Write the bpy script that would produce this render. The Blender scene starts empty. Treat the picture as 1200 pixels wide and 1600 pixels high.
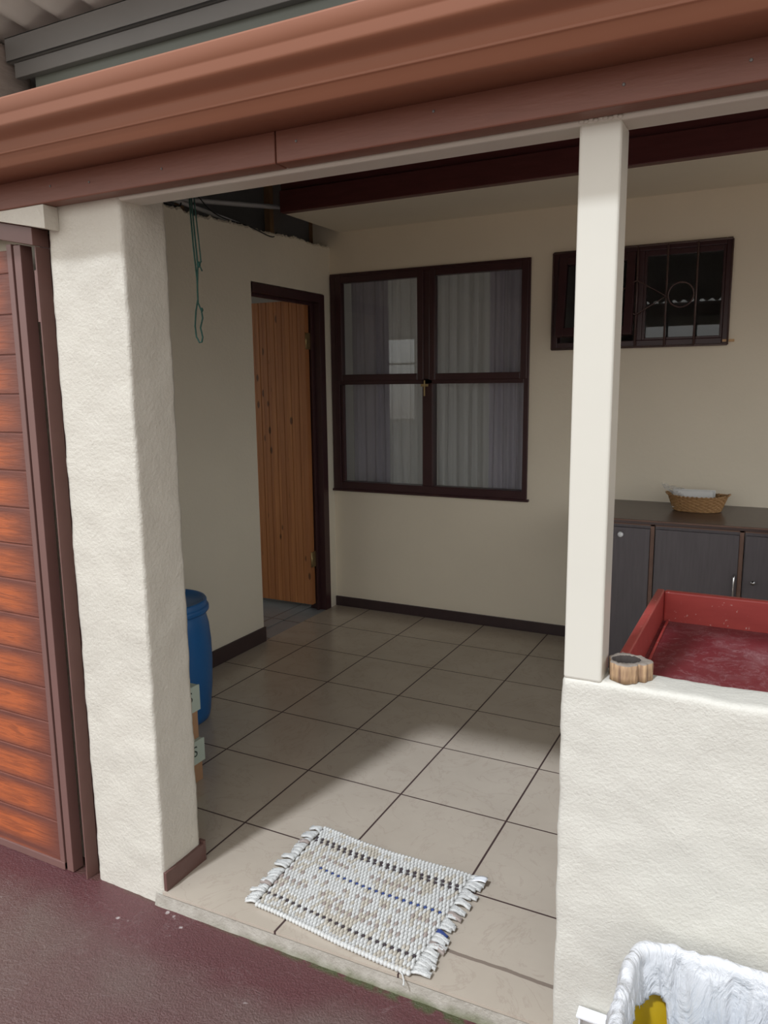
import bpy, math, random
from mathutils import Vector, Matrix, noise

S = bpy.context.scene
COL = S.collection
random.seed(7)

# ------------------------------------------------------------------ camera, world, sun
cam_d = bpy.data.cameras.new('camera')
cam = bpy.data.objects.new('camera', cam_d)
COL.objects.link(cam)
S.camera = cam
cam_d.sensor_fit = 'VERTICAL'
cam_d.sensor_height = 36.0
cam_d.lens = 36.0 * 1191.79 / 1600.0
cam_d.clip_start = 0.02
P_, Y_, R_ = -0.165756425, -0.475455563, -0.0111928216
_f = Vector((math.sin(Y_)*math.cos(P_), math.cos(Y_)*math.cos(P_), math.sin(P_)))
_r = Vector((math.cos(Y_), -math.sin(Y_), 0.0))
_u = _r.cross(_f)
_r2 = _r*math.cos(R_) + _u*math.sin(R_)
_u2 = -_r*math.sin(R_) + _u*math.cos(R_)
cam.matrix_world = Matrix(((_r2.x, _u2.x, -_f.x, 1.93644), (_r2.y, _u2.y, -_f.y, -1.51653),
                           (_r2.z, _u2.z, -_f.z, 1.47777), (0, 0, 0, 1)))

S.view_settings.view_transform = 'Standard'
S.view_settings.look = 'None'
S.view_settings.gamma = 1.0
S.view_settings.use_curve_mapping = False
S.view_settings.exposure = 0.0

SKY_BASE, SKY_FRONT = 0.95, 1.85
world = bpy.data.worlds.new('sky')
S.world = world
world.use_nodes = True
wn = world.node_tree.nodes; wl = world.node_tree.links
wn.clear()
w_out = wn.new('ShaderNodeOutputWorld'); w_bg = wn.new('ShaderNodeBackground')
w_tc = wn.new('ShaderNodeTexCoord'); w_sep = wn.new('ShaderNodeSeparateXYZ'); w_rmp = wn.new('ShaderNodeValToRGB')
w_mr = wn.new('ShaderNodeMapRange')
wl.new(w_tc.outputs['Generated'], w_sep.inputs[0])
wl.new(w_sep.outputs['Z'], w_mr.inputs[0])
w_mr.inputs[1].default_value = -1; w_mr.inputs[2].default_value = 1
wl.new(w_mr.outputs[0], w_rmp.inputs[0])
e = w_rmp.color_ramp.elements
e[0].position = 0.47; e[0].color = (0.34, 0.295, 0.255, 1)
e[1].position = 0.54; e[1].color = (0.90, 0.90, 0.88, 1)
e2 = e.new(1.0); e2.color = (0.95, 0.97, 0.98, 1)
wl.new(w_rmp.outputs[0], w_bg.inputs[0])
# the sky over the yard (towards -y, where the veiled sun stands) is brighter than the rest
w_m1 = wn.new('ShaderNodeMath'); w_m1.operation = 'MULTIPLY'; w_m1.inputs[1].default_value = -1
wl.new(w_sep.outputs['Y'], w_m1.inputs[0])
w_m2 = wn.new('ShaderNodeMapRange'); w_m2.inputs[1].default_value = 0.0; w_m2.inputs[2].default_value = 1.0
w_m2.inputs[3].default_value = SKY_BASE; w_m2.inputs[4].default_value = SKY_FRONT
wl.new(w_m1.outputs[0], w_m2.inputs[0])
wl.new(w_m2.outputs[0], w_bg.inputs[1])
wl.new(w_bg.outputs[0], w_out.inputs[0])

sun_d = bpy.data.lights.new('sun', 'SUN')
sun_d.energy = 2.7
sun_d.angle = math.radians(4)
sun_d.color = (0.83, 0.90, 1.0)
sun = bpy.data.objects.new('sun', sun_d)
COL.objects.link(sun)
sun.location = (0, -4, 6)
sun.rotation_euler = Vector((0.2, 1.0, -1.37)).to_track_quat('-Z', 'Y').to_euler()

# ------------------------------------------------------------------ helpers
class MB:
    """collects shapes into one mesh"""
    def __init__(s): s.v = []; s.f = []; s.m = []; s.sm = []
    def add(s, vs, fs, mi=0, smooth=False):
        o = len(s.v); s.v += [tuple(p) for p in vs]
        for f in fs: s.f.append(tuple(o+i for i in f)); s.m.append(mi); s.sm.append(smooth)
        return s
    def box(s, x0, x1, y0, y1, z0, z1, mi=0):
        vs = [(x, y, z) for x in (x0, x1) for y in (y0, y1) for z in (z0, z1)]
        return s.add(vs, [(0,1,3,2),(4,6,7,5),(0,4,5,1),(2,3,7,6),(0,2,6,4),(1,5,7,3)], mi)
    def obox(s, M, sx, sy, sz, mi=0):
        vs = [M @ Vector((x*sx/2, y*sy/2, z*sz/2)) for x in (-1,1) for y in (-1,1) for z in (-1,1)]
        return s.add(vs, [(0,1,3,2),(4,6,7,5),(0,4,5,1),(2,3,7,6),(0,2,6,4),(1,5,7,3)], mi)
    def tube(s, pts, r, n=8, mi=0, caps=True, rs=None):
        pts = [Vector(p) for p in pts]; k = len(pts); vs = []; fs = []
        up = None
        for i, p in enumerate(pts):
            t = (pts[min(i+1, k-1)] - pts[max(i-1, 0)]).normalized()
            if up is None:
                up = Vector((0,0,1)) if abs(t.z) < .9 else Vector((1,0,0))
            a = t.cross(up)
            if a.length < 1e-5: a = t.orthogonal()
            a.normalize(); b = a.cross(t).normalized(); up = b
            rr = rs[i] if rs else r
            for j in range(n):
                th = 2*math.pi*j/n
                vs.append(p + a*math.cos(th)*rr + b*math.sin(th)*rr)
        for i in range(k-1):
            for j in range(n):
                fs.append((i*n+j, i*n+(j+1)%n, (i+1)*n+(j+1)%n, (i+1)*n+j))
        if caps: fs.append(tuple(range(n))); fs.append(tuple((k-1)*n+j for j in reversed(range(n))))
        return s.add(vs, fs, mi, True)
    def loop(s, pts, r, n=8, mi=0):
        return s.tube(list(pts)+[pts[0]], r, n, mi, False)
    def lathe(s, prof, c=(0,0,0), n=48, mi=0):
        vs = []; fs = []; k = len(prof)
        for (r, z) in prof:
            for j in range(n):
                th = 2*math.pi*j/n
                vs.append((c[0]+r*math.cos(th), c[1]+r*math.sin(th), c[2]+z))
        for i in range(k-1):
            for j in range(n):
                fs.append((i*n+j, i*n+(j+1)%n, (i+1)*n+(j+1)%n, (i+1)*n+j))
        return s.add(vs, fs, mi, True)
    def extrude_x(s, prof, x0, x1, mi=0, closed=True, smooth=False, nx=1):
        k = len(prof); vs = []; fs = []
        for i in range(nx+1):
            x = x0+(x1-x0)*i/nx
            vs += [(x, p[0], p[1]) for p in prof]
        for i in range(nx):
            for j in range(k if closed else k-1):
                a = i*k+j; b = i*k+(j+1)%k
                fs.append((a, b, b+k, a+k))
        if closed: fs.append(tuple(range(k))); fs.append(tuple(nx*k+j for j in reversed(range(k))))
        return s.add(vs, fs, mi, smooth)
    def ell(s, c, rx, ry, rz, M=None, nu=6, nv=4, mi=0):
        vs = []; fs = []
        c = Vector(c)
        for i in range(1, nv):
            ph = math.pi*i/nv
            for j in range(nu):
                th = 2*math.pi*j/nu
                p = Vector((rx*math.sin(ph)*math.cos(th), ry*math.sin(ph)*math.sin(th), rz*math.cos(ph)))
                if M: p = M @ p
                vs.append(c+p)
        t = Vector((0,0,rz)); b = Vector((0,0,-rz))
        if M: t = M@t; b = M@b
        vs += [c+t, c+b]; T = len(vs)-2; B = T+1
        for i in range(nv-2):
            for j in range(nu):
                fs.append((i*nu+j, (i+1)*nu+j, (i+1)*nu+(j+1)%nu, i*nu+(j+1)%nu))
        for j in range(nu):
            fs.append((T, j, (j+1)%nu)); fs.append((B, (nv-2)*nu+(j+1)%nu, (nv-2)*nu+j))
        return s.add(vs, fs, mi, True)
    def grid(s, fn, nu, nv, mi=0, smooth=True, wrap_u=False):
        vs = [fn(i/(nu if wrap_u else nu), j/nv) for j in range(nv+1) for i in range(nu if wrap_u else nu+1)]
        w = nu if wrap_u else nu+1; fs = []
        for j in range(nv):
            for i in range(nu):
                a = j*w+i; b = j*w+(i+1)%w
                fs.append((a, b, b+w, a+w))
        return s.add(vs, fs, mi, smooth)
    def build(s, name, mats, parent=None, bevel=0, solid=0, loc=None, segs=2):
        me = bpy.data.meshes.new(name)
        off = Vector((0,0,0))
        if parent is not None: off = parent.matrix_basis.translation
        vs = [tuple(Vector(v)-off) for v in s.v] if parent is not None else s.v
        if parent is None and loc is not None:
            L = Vector(loc); vs = [tuple(Vector(v)-L) for v in s.v]
        me.from_pydata(vs, [], s.f)
        if not isinstance(mats, (list, tuple)): mats = [mats]
        for m in mats: me.materials.append(m)
        me.polygons.foreach_set('material_index', s.m)
        me.polygons.foreach_set('use_smooth', s.sm)
        me.update()
        import bmesh
        bm = bmesh.new(); bm.from_mesh(me); bmesh.ops.recalc_face_normals(bm, faces=bm.faces); bm.to_mesh(me); bm.free()
        o = bpy.data.objects.new(name, me); COL.objects.link(o)
        if parent is not None: o.parent = parent
        elif loc is not None: o.location = loc
        if solid:
            md = o.modifiers.new('thick', 'SOLIDIFY'); md.thickness = solid; md.offset = 0
        if bevel:
            md = o.modifiers.new('bevel', 'BEVEL'); md.width = bevel; md.segments = segs; md.limit_method = 'ANGLE'; md.angle_limit = math.radians(40)
        return o

def sub(o, child):      # make child a sub-part of part o (o itself sits at its thing's origin)
    child.parent = o
    return child
def tag(o, label, cat=None, group=None, kind=None):
    o['label'] = label
    if cat: o['category'] = cat
    if group: o['group'] = group
    if kind: o['kind'] = kind
    return o
def thing(name, loc, label, cat, group=None, kind=None):
    o = bpy.data.objects.new(name, None); COL.objects.link(o); o.location = loc
    o.empty_display_size = .05
    return tag(o, label, cat, group, kind)
def copy_tree(o, parent=None, dx=(0,0,0)):
    c = o.copy(); COL.objects.link(c)
    if parent is not None: c.parent = parent
    else: c.location = Vector(o.location)+Vector(dx)
    for ch in list(o.children): copy_tree(ch, c)
    return c
def rounded(p, lo, hi, r):
    q = Vector([min(max(p[i], lo[i]+r), hi[i]-r) for i in range(3)])
    d = Vector(p)-q
    return q + d.normalized()*r if d.length > 1e-9 else Vector(p)
def rough_box(lo, hi, res, amp, freq, r=.006, seed=0.0, fine=0.0):
    """plastered block: gridded box with rounded arrises and an uneven surface"""
    idx = {}; vs = []; fs = []
    n = [max(1, int(round((hi[i]-lo[i])/res))) for i in range(3)]
    def vid(a):
        if a not in idx:
            idx[a] = len(vs)
            p = [lo[i]+(hi[i]-lo[i])*a[i]/n[i] for i in range(3)]
            q = rounded(p, lo, hi, r)
            w = noise.noise_vector(q*freq+Vector((seed, 0, 0)))*amp
            if fine: w += noise.noise_vector(q*freq*4+Vector((0, seed, 0)))*fine
            vs.append(q+w)
        return idx[a]
    for ax in range(3):
        u, v = [(1,2),(2,0),(0,1)][ax]
        for side in (0, n[ax]):
            for i in range(n[u]):
                for j in range(n[v]):
                    q = []
                    for (di, dj) in ((0,0),(1,0),(1,1),(0,1)):
                        a = [0,0,0]; a[ax] = side; a[u] = i+di; a[v] = j+dj; q.append(vid(tuple(a)))
                    fs.append(q if side else q[::-1])
    return MB().add(vs, fs, 0, True)

# ------------------------------------------------------------------ materials
class NT:
    def __init__(s, name):
        s.m = bpy.data.materials.new(name); s.m.use_nodes = True
        s.t = s.m.node_tree; s.n = s.t.nodes; s.l = s.t.links
        s.b = s.n['Principled BSDF']; s.out = s.n['Material Output']
        s.tc = s.n.new('ShaderNodeTexCoord'); s.geo = s.n.new('ShaderNodeNewGeometry')
        s.pos = s.geo.outputs['Position']
    def node(s, t, **k):
        n = s.n.new(t)
        for a, b in k.items(): setattr(n, a, b)
        return n
    def mapped(s, scale=(1,1,1), rot=(0,0,0), src=None):
        n = s.node('ShaderNodeMapping'); n.inputs['Scale'].default_value = scale; n.inputs['Rotation'].default_value = rot
        s.l.new(src or s.pos, n.inputs[0]); return n.outputs[0]
    def noise(s, scale, detail=4, rough=.55, vec=None, dist=0):
        n = s.node('ShaderNodeTexNoise'); n.inputs['Scale'].default_value = scale; n.inputs['Detail'].default_value = detail
        n.inputs['Roughness'].default_value = rough; n.inputs['Distortion'].default_value = dist
        s.l.new(vec or s.pos, n.inputs['Vector']); return n.outputs[0]
    def ramp(s, fac, stops):
        n = s.node('ShaderNodeValToRGB'); el = n.color_ramp.elements
        while len(el) < len(stops): el.new(.5)
        for x, (p, c) in zip(el, stops):
            x.position = p; x.color = (c, c, c, 1) if isinstance(c, (int, float)) else (*c, 1)
        s.l.new(fac, n.inputs[0]); return n.outputs[0]
    def mix(s, fac, a, b, mode='MIX'):
        n = s.node('ShaderNodeMix', data_type='RGBA', blend_type=mode)
        for sock, v in ((n.inputs[0], fac), (n.inputs[6], a), (n.inputs[7], b)):
            if hasattr(v, 'links') or hasattr(v, 'is_linked'): s.l.new(v, sock)
            elif isinstance(v, (int, float)): sock.default_value = v
            else: sock.default_value = (*v, 1)
        return n.outputs[2]
    def math(s, op, a, b=None, c=None):
        n = s.node('ShaderNodeMath', operation=op)
        for k, v in enumerate((a, b, c)):
            if v is None: continue
            if hasattr(v, 'is_linked'): s.l.new(v, n.inputs[k])
            else: n.inputs[k].default_value = v
        return n.outputs[0]
    def bump(s, h, strength=.3, dist=.01, normal=None):
        n = s.node('ShaderNodeBump'); n.inputs['Strength'].default_value = strength; n.inputs['Distance'].default_value = dist
        s.l.new(h, n.inputs['Height'])
        if normal: s.l.new(normal, n.inputs['Normal'])
        s.l.new(n.outputs[0], s.b.inputs['Normal']); return n.outputs[0]
    def color(s, c):
        if hasattr(c, 'is_linked'): s.l.new(c, s.b.inputs['Base Color'])
        else: s.b.inputs['Base Color'].default_value = (*c, 1)
    def rough(s, r):
        if hasattr(r, 'is_linked'): s.l.new(r, s.b.inputs['Roughness'])
        else: s.b.inputs['Roughness'].default_value = r
def plain(name, c, rough=.5, var=.12, scale=8, metal=0, bump=0, bscale=60, spec=None, stretch=None):
    t = NT(name)
    vec = t.mapped(stretch) if stretch else None
    nz = t.noise(scale, 5, vec=vec)
    d = tuple(x*(1-var) for x in c); l = tuple(min(1, x*(1+var)) for x in c)
    t.color(t.mix(nz, d, l)); t.rough(rough); t.b.inputs['Metallic'].default_value = metal
    if spec is not None: t.b.inputs['Specular IOR Level'].default_value = spec
    if bump: t.bump(t.noise(bscale, 4, vec=vec), bump, .004)
    return t.m

def plaster(name, c, bump=.5, scale=45, rough=.55, streak=False, dirt=0.0, dist=.006):
    t = NT(name)
    big = t.noise(2.2, 5)
    base = t.mix(big, tuple(x*.93 for x in c), tuple(min(1, x*1.05) for x in c))
    if dirt:
        d = t.ramp(t.noise(7, 8, .65), [(0, 0), (.62, 0), (.72, 1)])
        base = t.mix(t.math('MULTIPLY', d, dirt), base, (.33, .30, .27))
    t.color(base); t.rough(rough)
    h = t.noise(scale, 6, .6)
    if streak:
        st = t.noise(1, 5, .6, vec=t.mapped((150, 4, 11)))
        msk = t.ramp(t.noise(3.2, 2), [(.42, 0), (.6, 1)])
        h = t.math('ADD', h, t.math('MULTIPLY', st, t.math('MULTIPLY', msk, 1.2)))
    t.bump(h, bump, dist)
    return t.m

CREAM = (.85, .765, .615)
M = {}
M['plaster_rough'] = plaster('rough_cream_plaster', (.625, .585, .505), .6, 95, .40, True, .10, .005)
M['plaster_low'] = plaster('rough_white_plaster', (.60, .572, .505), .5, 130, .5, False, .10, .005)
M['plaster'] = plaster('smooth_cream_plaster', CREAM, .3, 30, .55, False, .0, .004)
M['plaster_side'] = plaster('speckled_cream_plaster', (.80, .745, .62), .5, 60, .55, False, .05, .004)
M['soffit'] = plain('cream_board', (.82, .76, .63), .5, .05, 3)
M['cream_steel'] = plain('cream_enamel_steel', (.63, .60, .525), .32, .03, 4, bump=.08, bscale=25)
M['grey_wall'] = plaster('grey_plaster', (.45, .45, .42), .3, 30, .7)
M['room_paint'] = plaster('neutral_room_paint', (.74, .73, .72), .2, 30, .7)
M['maroon'] = plain('maroon_varnished_timber', (.125, .036, .034), .35, .3, 6, bump=.12, bscale=30, stretch=(1, 8, 8))
M['frame'] = plain('dark_brown_window_timber', (.052, .020, .022), .32, .25, 9, bump=.15, bscale=25)
M['skirting'] = plain('dark_brown_skirting', (.050, .030, .031), .45, .2, 10, bump=.1)
M['skirting_pale'] = plain('brown_skirting_tile', (.125, .062, .052), .4, .15, 12, bump=.2)
M['fascia'] = plain('brown_painted_timber', (.19, .073, .048), .38, .12, 6, bump=.12, bscale=14, spec=.32, stretch=(1.5, 6, 9))
M['gutter'] = plain('brown_enamel_gutter', (.27, .108, .062), .45, .06, 2.5, bump=.05, bscale=8, spec=.3)
M['steel_brown'] = plain('brown_enamel_steel', (.17, .088, .075), .38, .12, 8)
M['steel_grey'] = plain('grey_painted_steel', (.19, .18, .17), .45, .1, 6)
M['steel_green'] = plain('green_grey_painted_steel', (.16, .17, .145), .45, .1, 5)
M['zinc'] = plain('weathered_corrugated_sheet', (.86, .79, .74), .55, .15, 5)
M['dark_sheet'] = plain('dark_roof_sheet', (.10, .095, .09), .6, .2, 4)
M['old_timber'] = plain('grey_weathered_timber', (.34, .27, .235), .8, .35, 14, bump=.6, bscale=40, stretch=(8, 1, 6))
M['batten'] = plain('raw_pine_batten', (.66, .42, .22), .7, .2, 12)
M['board_grey'] = plain('grey_ceiling_board', (.58, .57, .57), .7, .12, 4)
M['pipe'] = plain('grey_conduit_plastic', (.60, .60, .61), .4, .08, 9)
M['wire'] = plain('black_wire_sheath', (.02, .02, .02), .5, .1, 9)
M['rope'] = plain('green_nylon_cord', (.005, .045, .033), .75, .25, 120, bump=.5, bscale=300)
M['chrome'] = plain('chrome', (.75, .75, .76), .18, .03, 9, metal=1)
M['iron'] = plain('brown_painted_iron', (.085, .05, .045), .4, .2, 30)
M['brass'] = plain('dull_brass', (.45, .33, .16), .4, .2, 60, metal=.8)
M['white_plastic'] = plain('white_plastic', (.82, .83, .85), .35, .03, 9)
M['blue_plastic'] = plain('blue_drum_plastic', (.014, .125, .36), .36, .15, 4, bump=.1, bscale=20)
M['card'] = plain('brown_cardboard', (.42, .24, .13), .8, .12, 14)
M['lid_card'] = plain('pale_green_card', (.50, .58, .50), .7, .06, 14)
M['ink'] = plain('dark_ink', (.05, .07, .06), .7, .1, 14)
M['paper'] = plain('white_paper', (.74, .74, .73), .7, .05, 20)
M['edge_band'] = plain('brown_edge_band', (.19, .105, .075), .5, .25, 20)
M['laminate'] = plain('dark_laminate', (.108, .094, .102), .42, .28, 5, bump=.1, bscale=30, stretch=(14, 14, 1.2))
M['worktop'] = plain('dark_worktop_laminate', (.075, .048, .044), .3, .35, 5, bump=.08, bscale=30, stretch=(1.5, 9, 9))
M['yellow_plastic'] = plain('yellow_plastic', (.62, .40, .015), .35, .2, 15)
M['blue_film'] = plain('blue_film', (.10, .32, .50), .35, .2, 15)
M['concrete'] = None

def glass(name, tint=(1,1,1)):
    t = NT(name)
    t.n.remove(t.b)
    tr = t.node('ShaderNodeBsdfTransparent'); tr.inputs[0].default_value = (*tint, 1)
    gl = t.node('ShaderNodeBsdfGlossy'); gl.inputs['Roughness'].default_value = .012
    fr = t.node('ShaderNodeFresnel'); fr.inputs[0].default_value = 1.42
    mx = t.node('ShaderNodeMixShader')
    t.l.new(fr.outputs[0], mx.inputs[0]); t.l.new(tr.outputs[0], mx.inputs[1]); t.l.new(gl.outputs[0], mx.inputs[2])
    t.l.new(mx.outputs[0], t.out.inputs[0])
    return t.m
M['glass'] = glass('window_glass', (.95, .96, .96))
def cloth(name, c, alpha, transl=.4, stretch=(60, 60, 2)):
    t = NT(name); t.n.remove(t.b)
    nz = t.noise(1, 3, vec=t.mapped(stretch))
    colr = t.mix(nz, tuple(x*.85 for x in c), c)
    d = t.node('ShaderNodeBsdfDiffuse'); tl = t.node('ShaderNodeBsdfTranslucent'); tr = t.node('ShaderNodeBsdfTransparent')
    t.l.new(colr, d.inputs[0]); t.l.new(colr, tl.inputs[0])
    a = t.node('ShaderNodeMixShader'); a.inputs[0].default_value = transl
    t.l.new(d.outputs[0], a.inputs[1]); t.l.new(tl.outputs[0], a.inputs[2])
    b = t.node('ShaderNodeMixShader'); b.inputs[0].default_value = alpha
    t.l.new(tr.outputs[0], b.inputs[1]); t.l.new(a.outputs[0], b.inputs[2])
    t.l.new(b.outputs[0], t.out.inputs[0])
    return t.m
M['drape'] = cloth('mauve_grey_drape', (.74, .70, .78), 1.0, .2)
M['sheer'] = cloth('white_sheer_voile', (.98, .97, .96), .84, .5)
M['film'] = cloth('clear_plastic_film', (.8, .8, .8), .28, .3, (30, 30, 30))
t = NT('white_bin_liner')
t.color((.62, .62, .635)); t.rough(.28); t.b.inputs['Transmission Weight'].default_value = 0
t.bump(t.noise(1, 5, .55, vec=t.mapped((20, 20, 8)), dist=1.2), .9, .02)
M['bag'] = t.m

# floor tiles
t = NT('beige_marbled_floor_tiles')
sp = t.node('ShaderNodeSeparateXYZ'); t.l.new(t.pos, sp.inputs[0])
X, Yc = sp.outputs[0], sp.outputs[1]
def line(coord, pitch, off, w):
    q = t.math('ADD', t.math('SUBTRACT', coord, off), 200*pitch)
    m = t.math('MODULO', q, pitch)
    d = t.math('MINIMUM', m, t.math('SUBTRACT', pitch, m))
    return t.math('LESS_THAN', d, w)
gx = line(X, .4, 0, .0034)
gy = line(Yc, .4, 0, .0030)
strip = t.math('LESS_THAN', Yc, .155)
near = t.math('GREATER_THAN', Yc, .2)
gy = t.math('MULTIPLY', gy, near)
wob = t.math('MULTIPLY', t.math('SUBTRACT', t.noise(11, 4), .5), .014)
seam = t.math('LESS_THAN', t.math('ABSOLUTE', t.math('SUBTRACT', t.math('ADD', Yc, wob), .154)), .0060)
seam = t.math('MULTIPLY', seam, t.math('GREATER_THAN', X, .8))
gx2 = t.math('MULTIPLY', gx, t.math('SUBTRACT', 1, t.math('MULTIPLY', strip, t.math('GREATER_THAN', X, 1.0))))
gx3 = t.math('MULTIPLY', t.math('LESS_THAN', t.math('ABSOLUTE', t.math('SUBTRACT', X, 1.171)), .0026), strip)
gr = t.math('MAXIMUM', t.math('MAXIMUM', gx2, gx3), t.math('MAXIMUM', gy, seam))
v1 = t.noise(4.5, 8, .62, dist=1.5)
veins = t.ramp(v1, [(.0, 1), (.485, 1), (.5, .0), (.515, 1), (1, 1)])
clouds = t.noise(3.2, 6, .6)
base = t.mix(clouds, (.375, .315, .252), (.52, .45, .368))
base = t.mix(t.math('MULTIPLY', t.math('SUBTRACT', 1, veins), .24), base, (.26, .19, .15))
col = t.mix(gr, base, (.05, .025, .022))
col = t.mix(t.math('MULTIPLY', seam, .85), col, (.23, .18, .14))
t.color(col)
t.rough(t.math('ADD', .20, t.math('MULTIPLY', gr, .6)))
t.bump(t.math('SUBTRACT', 1, gr), .35, .003)
M['tiles'] = t.m
t = NT('grey_floor_tiles')
sp = t.node('ShaderNodeSeparateXYZ'); t.l.new(t.pos, sp.inputs[0])
g = t.math('MAXIMUM', line(sp.outputs[0], .33, .11, .003), line(sp.outputs[1], .33, .05, .003))
t.color(t.mix(g, t.mix(t.noise(6, 5), (.23, .24, .25), (.33, .34, .35)), (.06, .06, .06))); t.rough(.25)
M['grey_tiles'] = t.m

# yard concrete, painted purple red and worn
t = NT('worn_red_painted_concrete')
sp = t.node('ShaderNodeSeparateXYZ'); t.l.new(t.pos, sp.inputs[0])
wear = t.ramp(t.noise(1.3, 6, .58, dist=.3), [(.36, 0), (.70, 1)])
fine = t.noise(130, 5, .7)
red = t.mix(fine, (.060, .016, .019), (.135, .044, .046))
grey = t.mix(fine, (.085, .054, .046), (.185, .135, .115))
edge = t.math('MULTIPLY', t.ramp(t.math('ADD', sp.outputs[1], .5), [(.0, 0), (.30, 0), (.47, 1)]), .85)
wear = t.math('MAXIMUM', t.math('SUBTRACT', wear, edge), 0)
c0 = t.mix(wear, red, grey)
spots = t.ramp(t.noise(13, 3, .5), [(.73, 0), (.755, 1)])
c0 = t.mix(t.math('MULTIPLY', spots, .7), c0, (.52, .46, .44))
crack = t.ramp(t.noise(2.3, 6, .55, dist=.7), [(.0, 0), (.496, 0), (.5, 1), (.504, 0), (1, 0)])
c0 = t.mix(t.math('MULTIPLY', crack, .10), c0, (.42, .36, .34))
moss = t.math('MULTIPLY', t.ramp(t.math('ADD', sp.outputs[1], .5), [(.0, 0), (.484, 0), (.497, 1)]), t.ramp(t.noise(17, 5), [(.42, 0), (.52, 1)]))
moss = t.math('MULTIPLY', moss, t.ramp(sp.outputs[0], [(.5, .25), (.95, 1)]))
c0 = t.mix(t.math('MULTIPLY', moss, .8), c0, (.055, .075, .025))
t.color(c0)
t.rough(t.math('ADD', .30, t.math('MULTIPLY', t.noise(6, 4), .25)))
t.b.inputs['Specular IOR Level'].default_value = .6
t.bump(t.math('ADD', t.noise(170, 4, .6), t.math('MULTIPLY', t.noise(60, 3), .6)), .75, .006)
M['yard'] = t.m
# raw concrete step with moss low down
t = NT('raw_concrete_step')
sp = t.node('ShaderNodeSeparateXYZ'); t.l.new(t.pos, sp.inputs[0])
c0 = t.mix(t.noise(22, 7, .65), (.22, .19, .15), (.50, .46, .40))
low = t.ramp(t.math('ADD', sp.outputs[2], t.math('MULTIPLY', t.noise(14, 4), .03)), [(.0, 1), (.001, 0)])
n = t.node('ShaderNodeMapRange'); n.inputs[1].default_value = -.052; n.inputs[2].default_value = -.028; n.inputs[3].default_value = 1; n.inputs[4].default_value = 0
t.l.new(t.math('SUBTRACT', sp.outputs[2], t.math('MULTIPLY', t.math('SUBTRACT', t.noise(18, 5), .5), .05)), n.inputs[0])
c0 = t.mix(t.math('MULTIPLY', n.outputs[0], t.ramp(sp.outputs[0], [(.55, .15), (1.0, .75)])), c0, (.10, .11, .045))
t.color(c0); t.rough(.85); t.bump(t.noise(90, 5, .6), .7, .006)
M['concrete'] = t.m
# pine boards
t = NT('knotty_pine_boards')
sp = t.node('ShaderNodeSeparateXYZ'); t.l.new(t.pos, sp.inputs[0])
bid = t.math('FLOOR', t.math('DIVIDE', sp.outputs[0], .0585))
cmb = t.node('ShaderNodeCombineXYZ'); t.l.new(t.math('MULTIPLY', bid, 3.7), cmb.inputs[1]); t.l.new(sp.outputs[2], cmb.inputs[2]); t.l.new(sp.outputs[0], cmb.inputs[0])
g1 = t.noise(1, 5, .6, vec=t.mapped((70, 1, 2.2), src=cmb.outputs[0]), dist=.6)
wn_ = t.node('ShaderNodeTexWhiteNoise', noise_dimensions='1D'); t.l.new(bid, wn_.inputs['W'])
c0 = t.mix(g1, (.30, .105, .038), (.66, .30, .115))
c0 = t.mix(t.math('MULTIPLY', wn_.outputs[0], .35), c0, (.30, .11, .045))
vo = t.node('ShaderNodeTexVoronoi'); vo.inputs['Scale'].default_value = 1
t.l.new(t.mapped((14, 14, 5.5), src=cmb.outputs[0]), vo.inputs['Vector'])
kn = t.ramp(vo.outputs['Distance'], [(.0, 1), (.10, 1), (.16, 0)])
c0 = t.mix(t.math('MULTIPLY', kn, .75), c0, (.05, .022, .014))
t.color(c0); t.rough(.38); t.bump(g1, .15, .002)
M['pine'] = t.m
# garage leaf planks: orange brown grain, darker toward plank edges and the stile
t = NT('orange_brown_embossed_planks')
sp = t.node('ShaderNodeSeparateXYZ'); t.l.new(t.pos, sp.inputs[0])
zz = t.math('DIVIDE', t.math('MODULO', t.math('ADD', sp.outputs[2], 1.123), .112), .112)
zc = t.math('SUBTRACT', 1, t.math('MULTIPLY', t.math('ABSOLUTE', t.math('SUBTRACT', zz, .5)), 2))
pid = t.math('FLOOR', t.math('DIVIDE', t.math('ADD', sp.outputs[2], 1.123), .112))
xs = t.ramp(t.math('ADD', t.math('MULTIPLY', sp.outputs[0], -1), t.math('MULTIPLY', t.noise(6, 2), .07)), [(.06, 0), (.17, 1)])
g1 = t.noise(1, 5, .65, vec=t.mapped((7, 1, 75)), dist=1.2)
orange_mid = t.math('MULTIPLY', t.ramp(zc, [(.05, 0), (.6, 1)]), xs)
c0 = t.mix(orange_mid, (.150, .050, .035), (.42, .105, .035))
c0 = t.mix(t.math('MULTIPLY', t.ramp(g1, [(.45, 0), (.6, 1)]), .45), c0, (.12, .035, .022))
t.color(c0); t.rough(.42); t.bump(g1, .5, .003)
M['planks'] = t.m
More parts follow.
